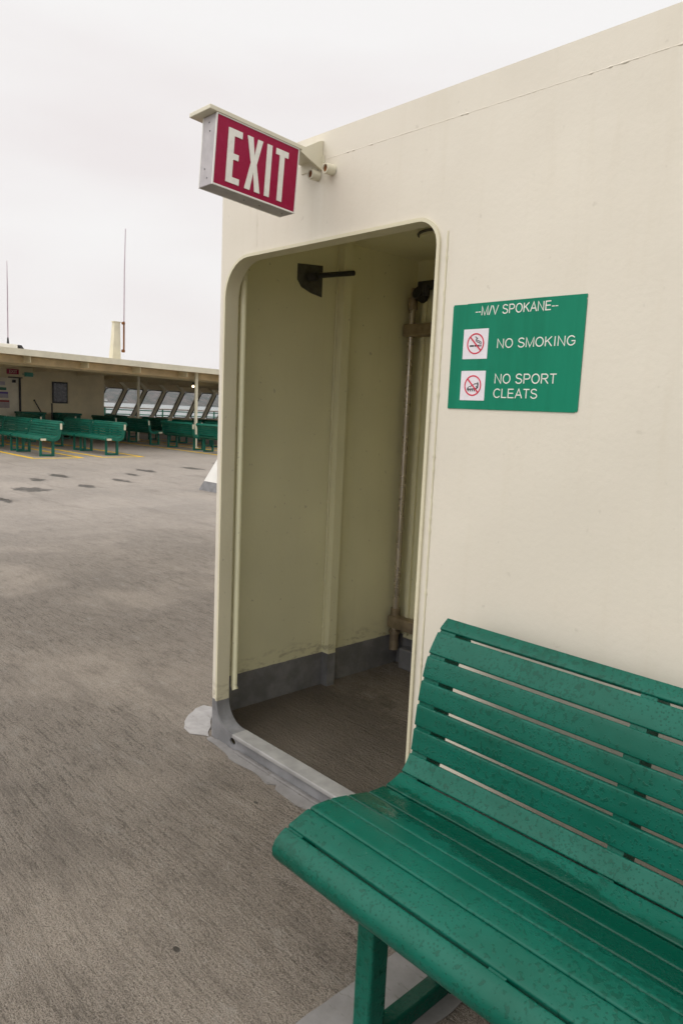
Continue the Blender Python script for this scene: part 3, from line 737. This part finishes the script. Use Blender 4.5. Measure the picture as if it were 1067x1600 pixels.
slab(MB(), -20.72, -20.60, Y0, Y1, .158, .36).build('girder', M['soffit'], sh)
slab(MB(), -22.6, -22.5, Y0, Y1, .142, .33).build('girder', M['shelter'], sh)
slab(MB(), -34, -20.34, Y0, Y1, .142, .155).build('soffit', M['soffit'], sh)
for k in range(16):
    y = .5+1.6*k
    slab(MB(), -30.4, -22.62, y, y+.09, .158, .30, 1).build('roof_beam', M['shelter'], sh)
    if 3 < y < 20: MB().box((-20.595, y+.55, zt(y)-.34), (-20.08, y+.565, zt(y)-.158)).build('girder_web', M['shelter'], sh)
WX = -27.0
MB().box((WX-4, 1.0, 0), (WX, 12.8, 2.44)).build('bulkhead', M['shelter'], sh)
dr = MB().box((WX+.002, 8.55, .12), (WX+.03, 9.58, 2.04), .01).build('shelter_door', M['cream'], sh)
MB().box((WX+.002, 9.60, .05), (WX+.05, 9.66, 2.08)).build('door_jamb', M['dark'], sh)
MB().box((WX+.032, 9.22, 2.045), (WX+.16, 9.68, 2.075)).box((WX+.032, 9.36, 1.88), (WX+.12, 9.46, 1.98)).build('door_closer', M['dark'], dr)
wf = MB().box((WX+.002, 10.78, 1.22), (WX+.05, 11.36, 2.0), .01).build('window_frame', M['dark'], sh)
MB().box((WX+.052, 10.83, 1.27), (WX+.056, 11.31, 1.95)).build('pane', M['dark_pane'], wf)
MB().box((WX+.002, 9.80, 2.12), (WX+.16, 10.05, 2.27)).box((WX+.002, 9.72, 2.19), (WX+.08, 10.12, 2.21)).build('bulkhead_light', M['rail'], sh)
# raked windows
XB, XT, ZB, ZW = -31.0, -31.0, .72, 1.98
def wp(y, f): return Vector((-31.0, y+.66*(f-.5), ZB+(ZW-ZB)*f))
nrm = Vector((1, 0, 0))
ml = [14.35, 15.39, 16.37, 17.36, 18.34, 19.27, 20.15, 21.05, 21.95, 22.85]
MB().box((XB-.05, 12.8, 0), (XB+.05, 24, ZB)).build('window_dado', M['shelter'], sh)
MB().box((XT-.06, 12.8, ZW), (XT+.06, 24, 2.35)).build('window_header', M['shelter'], sh)
for y in ml:
    q = [wp(y-.09, 0), wp(y+.09, 0), wp(y+.09, 1), wp(y-.09, 1)]
    MB().prism([p-nrm*.05 for p in q], nrm*.12).build('mullion', M['frame'], sh)
    MB().prism([(XT+.065, y+.24, ZW), (XT+.065, y+.42, ZW), (XT+.065, y-.02, 2.355), (XT+.065, y-.22, 2.355)], (.11, 0, 0)).build('knee_brace', M['frame'], sh)
for i in range(len(ml)-1):
    a, c = ml[i]+.09, ml[i+1]-.09
    q = [wp(a, .0), wp(c, .0), wp(c, 1), wp(a, 1)]
    loop = rrect(a-.005, 0, c+.005, 1.26, (.12,)*4, 4); lin = rrect(a+.035, .035, c-.035, 1.225, (.10,)*4, 4)
    b = MB().fill([loop, lin], tuple(nrm*.03), lambda y, s: wp(y, s/1.26)+nrm*.072)
    g = b.build('window_gasket', M['black'], sh)
    MB().prism([wp(a+.01, .01), wp(c-.01, .01), wp(c-.01, .99), wp(a+.01, .99)], nrm*.008).build('pane', M['glass'], g)
# posts holding the roof
for i, (x, y, r_) in enumerate(((-20.45, 12.82, .055), (-24.6, 12.98, .05), (-20.45, 4.6, .055), (-20.45, 21.0, .055))):
    MB().tube([(x, y, 0), (x, y, zt(y)-.15)], r_, 12).tube([(x, y, 0), (x, y, .012)], r_*1.9, 12).build('post', M['frame'], sh, smooth=40)

# lamp glowing under the roof
lp = thing('deck_lamp', 'small lit lamp hanging under the shelter roof near the white post', 'lamp', (-26, 16.15, 2.3))
MB().tube([(-26, 16.15, 2.36), (-26, 16.15, 2.17)], [.03, .05], 10).build('lamp_holder', M['dark'], lp, smooth=40)
MB().tube([(-26, 16.15, 2.17), (-26, 16.15, 2.14), (-26, 16.15, 2.10), (-26, 16.15, 2.08)], [.03, .05, .045, .02], 12).build('bulb', M['lit'], lp, smooth=60)

# things on the bulkhead
fs = thing('exit_sign', 'small dark red EXIT sign above the far shelter door', 'exit sign', (WX, 9.38, 2.18))
MB().box((WX+.002, 9.19, 2.175), (WX+.09, 9.58, 2.35), .005).build('housing', M['exitred'], fs)
text_mesh('EXIT', (9.25, 2.205, 9.52, 2.32), lambda u, v: Vector((WX+.092, u, v)), (.002, 0, 0), .01).build('lettering', M['cream'], fs)
NZ = [('small white and blue notice, topmost on the far shelter door', 8.80, 1.78, 9.12, 1.90, (.45, .42, .50)),
      ('small green notice under the white one on the shelter door', 8.86, 1.60, 9.16, 1.70, (.03, .16, .10)),
      ('pale notice with a blue heading on the shelter door', 8.70, 1.33, 9.22, 1.55, (.36, .33, .38)),
      ('pale notice with a red heading, lowest on the shelter door', 8.70, .98, 9.26, 1.26, (.36, .31, .31))]
for lab, y0_, z0, y1_, z1, c in NZ:
    t_ = thing('notice', lab, 'notice', (WX+.03, y0_, z0), 'notices on the shelter door')
    MB().box((WX+.031, y0_, z0), (WX+.035, y1_, z1)).build('sheet', simple('notice_print', c, .5, var=.1), t_)
    if 'heading' in lab:
        MB().box((WX+.0355, y0_+.01, z1-.07), (WX+.037, y1_-.01, z1-.01)).build('heading', simple('notice_heading', (.10, .07, .30) if 'blue' in lab else (.30, .03, .03), .5), t_)
def pole(name, a, c, r_, lab):
    o = MB().tube([a, c], r_, 8).tube([c, (Vector(c)+(Vector(c)-Vector(a)).normalized()*.03)], r_*1.5, 8).tube([a, Vector(a)+Vector((0, 0, .02))], r_*3, 8).build(name, M['black'], None, smooth=40)
    tag(o, lab, 'pole')
pole('leaning_pole', (-26.35, 10.62, 0), (-26.93, 10.12, 1.28), .022, 'thin black pole leaning against the shelter bulkhead')
pole('upright_pole', (-26.2, 10.46, 0), (-26.2, 10.46, 1.18), .028, 'thin black upright pole behind the benches below the window')
for k, (y, lab) in enumerate(((9.85, 'low dark green deck box near the shelter door'), (11.15, 'low dark green deck box below the bulkhead window'))):
    t_ = thing('deck_box', lab, 'locker', (WX+.4, y, 0))
    MB().box((WX+.1, y-.42, .06), (WX+.7, y+.42, .80), .02).build('box_body', M['bench_far'], t_)
    MB().box((WX+.08, y-.45, .802), (WX+.73, y+.45, .88), .02).build('lid', M['bench_far'], t_)
    for q in (-.35, .35): MB().box((WX+.15, y+q-.04, 0), (WX+.65, y+q+.04, .059)).build('skid', M['dark'], t_)

# guard rail beyond the windows
gr = thing('guard_rail', 'green pipe guard rail seen through the raked shelter windows', 'railing', (-34.5, 18, 0))
MB().tube([(-34.5, 8, 1.09), (-34.5, 30, 1.06)], .035, 8).build('top_rail', M['rail_top'], gr, smooth=40)
for z in (.98, .76, .52, .28): MB().tube([(-34.5, 8, z), (-34.5, 30, z-.02)], .028, 8).build('rail', M['rail'], gr, smooth=40)
for k in range(14): MB().tube([(-34.5, 8.4+1.6*k, 0), (-34.5, 8.4+1.6*k, 1.06)], .045, 8).build('post', M['rail'], gr, smooth=40)

# on the roof: aerial mast, whips, covered hatch
am = thing('aerial_mast', 'short tapered cream mast with a tall whip aerial on the shelter roof', 'mast', (-20.8, 10.25, 2.6))
q0, q1 = .13, .085; zb, zc = zt(10.25)-.03, 3.72
b = MB(); lo = [b.bm.verts.new((-20.8+sx*q0, 10.2+sy*q0, zb)) for sx, sy in ((-1, -1), (1, -1), (1, 1), (-1, 1))]
hi = [b.bm.verts.new((-20.8+sx*q1, 10.24+sy*q1, zc)) for sx, sy in ((-1, -1), (1, -1), (1, 1), (-1, 1))]
b.bm.faces.new(lo[::-1]); b.bm.faces.new(hi)
for k in range(4): b.bm.faces.new((lo[k], lo[(k+1) % 4], hi[(k+1) % 4], hi[k]))
b.box((-20.9, 10.12, zc), (-20.7, 10.36, zc+.02)); b.build('mast', M['cream'], am)
MB().tube([(-20.66, 10.42, zb+.3), (-20.66, 10.42, 3.75)], .028, 8).tube([(-20.66, 10.36, zb+.32), (-20.66, 10.44, zb+.32)], .045, 8).tube([(-20.66, 10.36, 3.7), (-20.66, 10.44, 3.7)], .04, 8).build('aerial_foot', M['rust'], am, smooth=40)
MB().tube([(-20.66, 10.42, 3.75), (-20.66, 10.43, 5.2), (-20.66, 10.46, 6.42)], [.020, .017, .012], 6).build('whip', M['whip'], am, smooth=60)
wa = thing('whip_aerial', 'thin whip aerial at the left edge above the shelter roof', 'aerial', (-21, 7.2, 2.8))
MB().tube([(-21, 7.2, zt(7.2)-.03), (-21, 7.2, 2.98)], [.05, .02], 8).build('aerial_base', M['dark'], wa, smooth=40)
MB().tube([(-21, 7.2, 2.98), (-21, 7.21, 4.2), (-21, 7.21, 5.0)], [.018, .015, .007], 6).build('whip', M['whip'], wa, smooth=60)
ht = thing('roof_hatch', 'low white roof box with a dark cover at the left edge of the shelter roof', 'hatch', (-21.4, 6.6, 2.7))
MB().box((-22.2, 4.6, zt(6)-.04), (-20.7, 7.35, 2.80), .01).build('hatch_box', M['white'], ht)
MB().prism([(-20.9, 4.6, 2.802), (-20.9, 7.0, 2.802), (-20.9, 4.6, 3.15)], (-1.1, 0, 0)).build('cover', M['bench_far'], ht)
MB().prism([(-20.72, 7.36, 2.79), (-20.72, 7.46, 2.79), (-20.72, 7.58, 2.62), (-20.72, 7.48, 2.62)], (-.4, 0, 0)).build('side_flap', M['dark'], ht)

# tapered vent casing showing past the deckhouse corner
vc = thing('vent_casing', 'cream tapered casing with a grey foot just left of the deckhouse corner', 'casing', (-9.6, 7.3, 0))
def frust(z0, z1, m, name):
    def rect(z): 
        k = z*.62; return [(-10.32+k, 6.55+k*.4, z), (-8.9-k*.3, 6.55+k*.4, z), (-8.9-k*.3, 8.1-k*.3, z), (-10.32+k, 8.1-k*.3, z)]
    b = MB(); lo = [b.bm.verts.new(p) for p in rect(z0)]; hi = [b.bm.verts.new(p) for p in rect(z1)]
    b.bm.faces.new(lo[::-1]); b.bm.faces.new(hi)
    for k in range(4): b.bm.faces.new((lo[k], lo[(k+1) % 4], hi[(k+1) % 4], hi[k]))
    b.build(name, m, vc)
frust(0, .15, M['grey'], 'foot'); frust(.152, 1.0, M['white'], 'casing_body')

# houses on the far shore
for i, (y, dz, w_, lab) in enumerate(((1570, 5, 16, 'tiny white house on the far shore, left of the pair'), (1586, 9, 12, 'tiny white house on the far shore, right of the pair'), (1690, 6, 14, 'tiny pale house alone on the far shore'))):
    t_ = thing('shore_house', lab, 'house', (-3330, y, WZ+dz), 'houses on the far shore')
    MB().box((-3345, y-w_/2, WZ-2), (-3322, y+w_/2, WZ+dz+5)).build('wall', M['white'], t_)
    MB().prism([(-3346, y-w_/2-1, WZ+dz+5.05), (-3346, y+w_/2+1, WZ+dz+5.05), (-3346, y, WZ+dz+9)], (25, 0, 0)).build('roof', M['grey'], t_)

# ------------------------------------------------------------------ sea air
hz = MB().box((-4200, -1600, WZ-1.5), (600, 4400, 90)).build('haze', None)
hz['kind'] = 'stuff'
hm = bpy.data.materials.new('sea_air'); hm.use_nodes = True; hm.node_tree.nodes.clear()
ho = hm.node_tree.nodes.new('ShaderNodeOutputMaterial'); hv = hm.node_tree.nodes.new('ShaderNodeVolumePrincipled')
hv.inputs['Color'].default_value = (.86, .86, .93, 1); hv.inputs['Density'].default_value = 4.5e-5; hv.inputs['Anisotropy'].default_value = 0
hm.node_tree.links.new(hv.outputs[0], ho.inputs['Volume'])
hz.data.materials.clear(); hz.data.materials.append(hm)
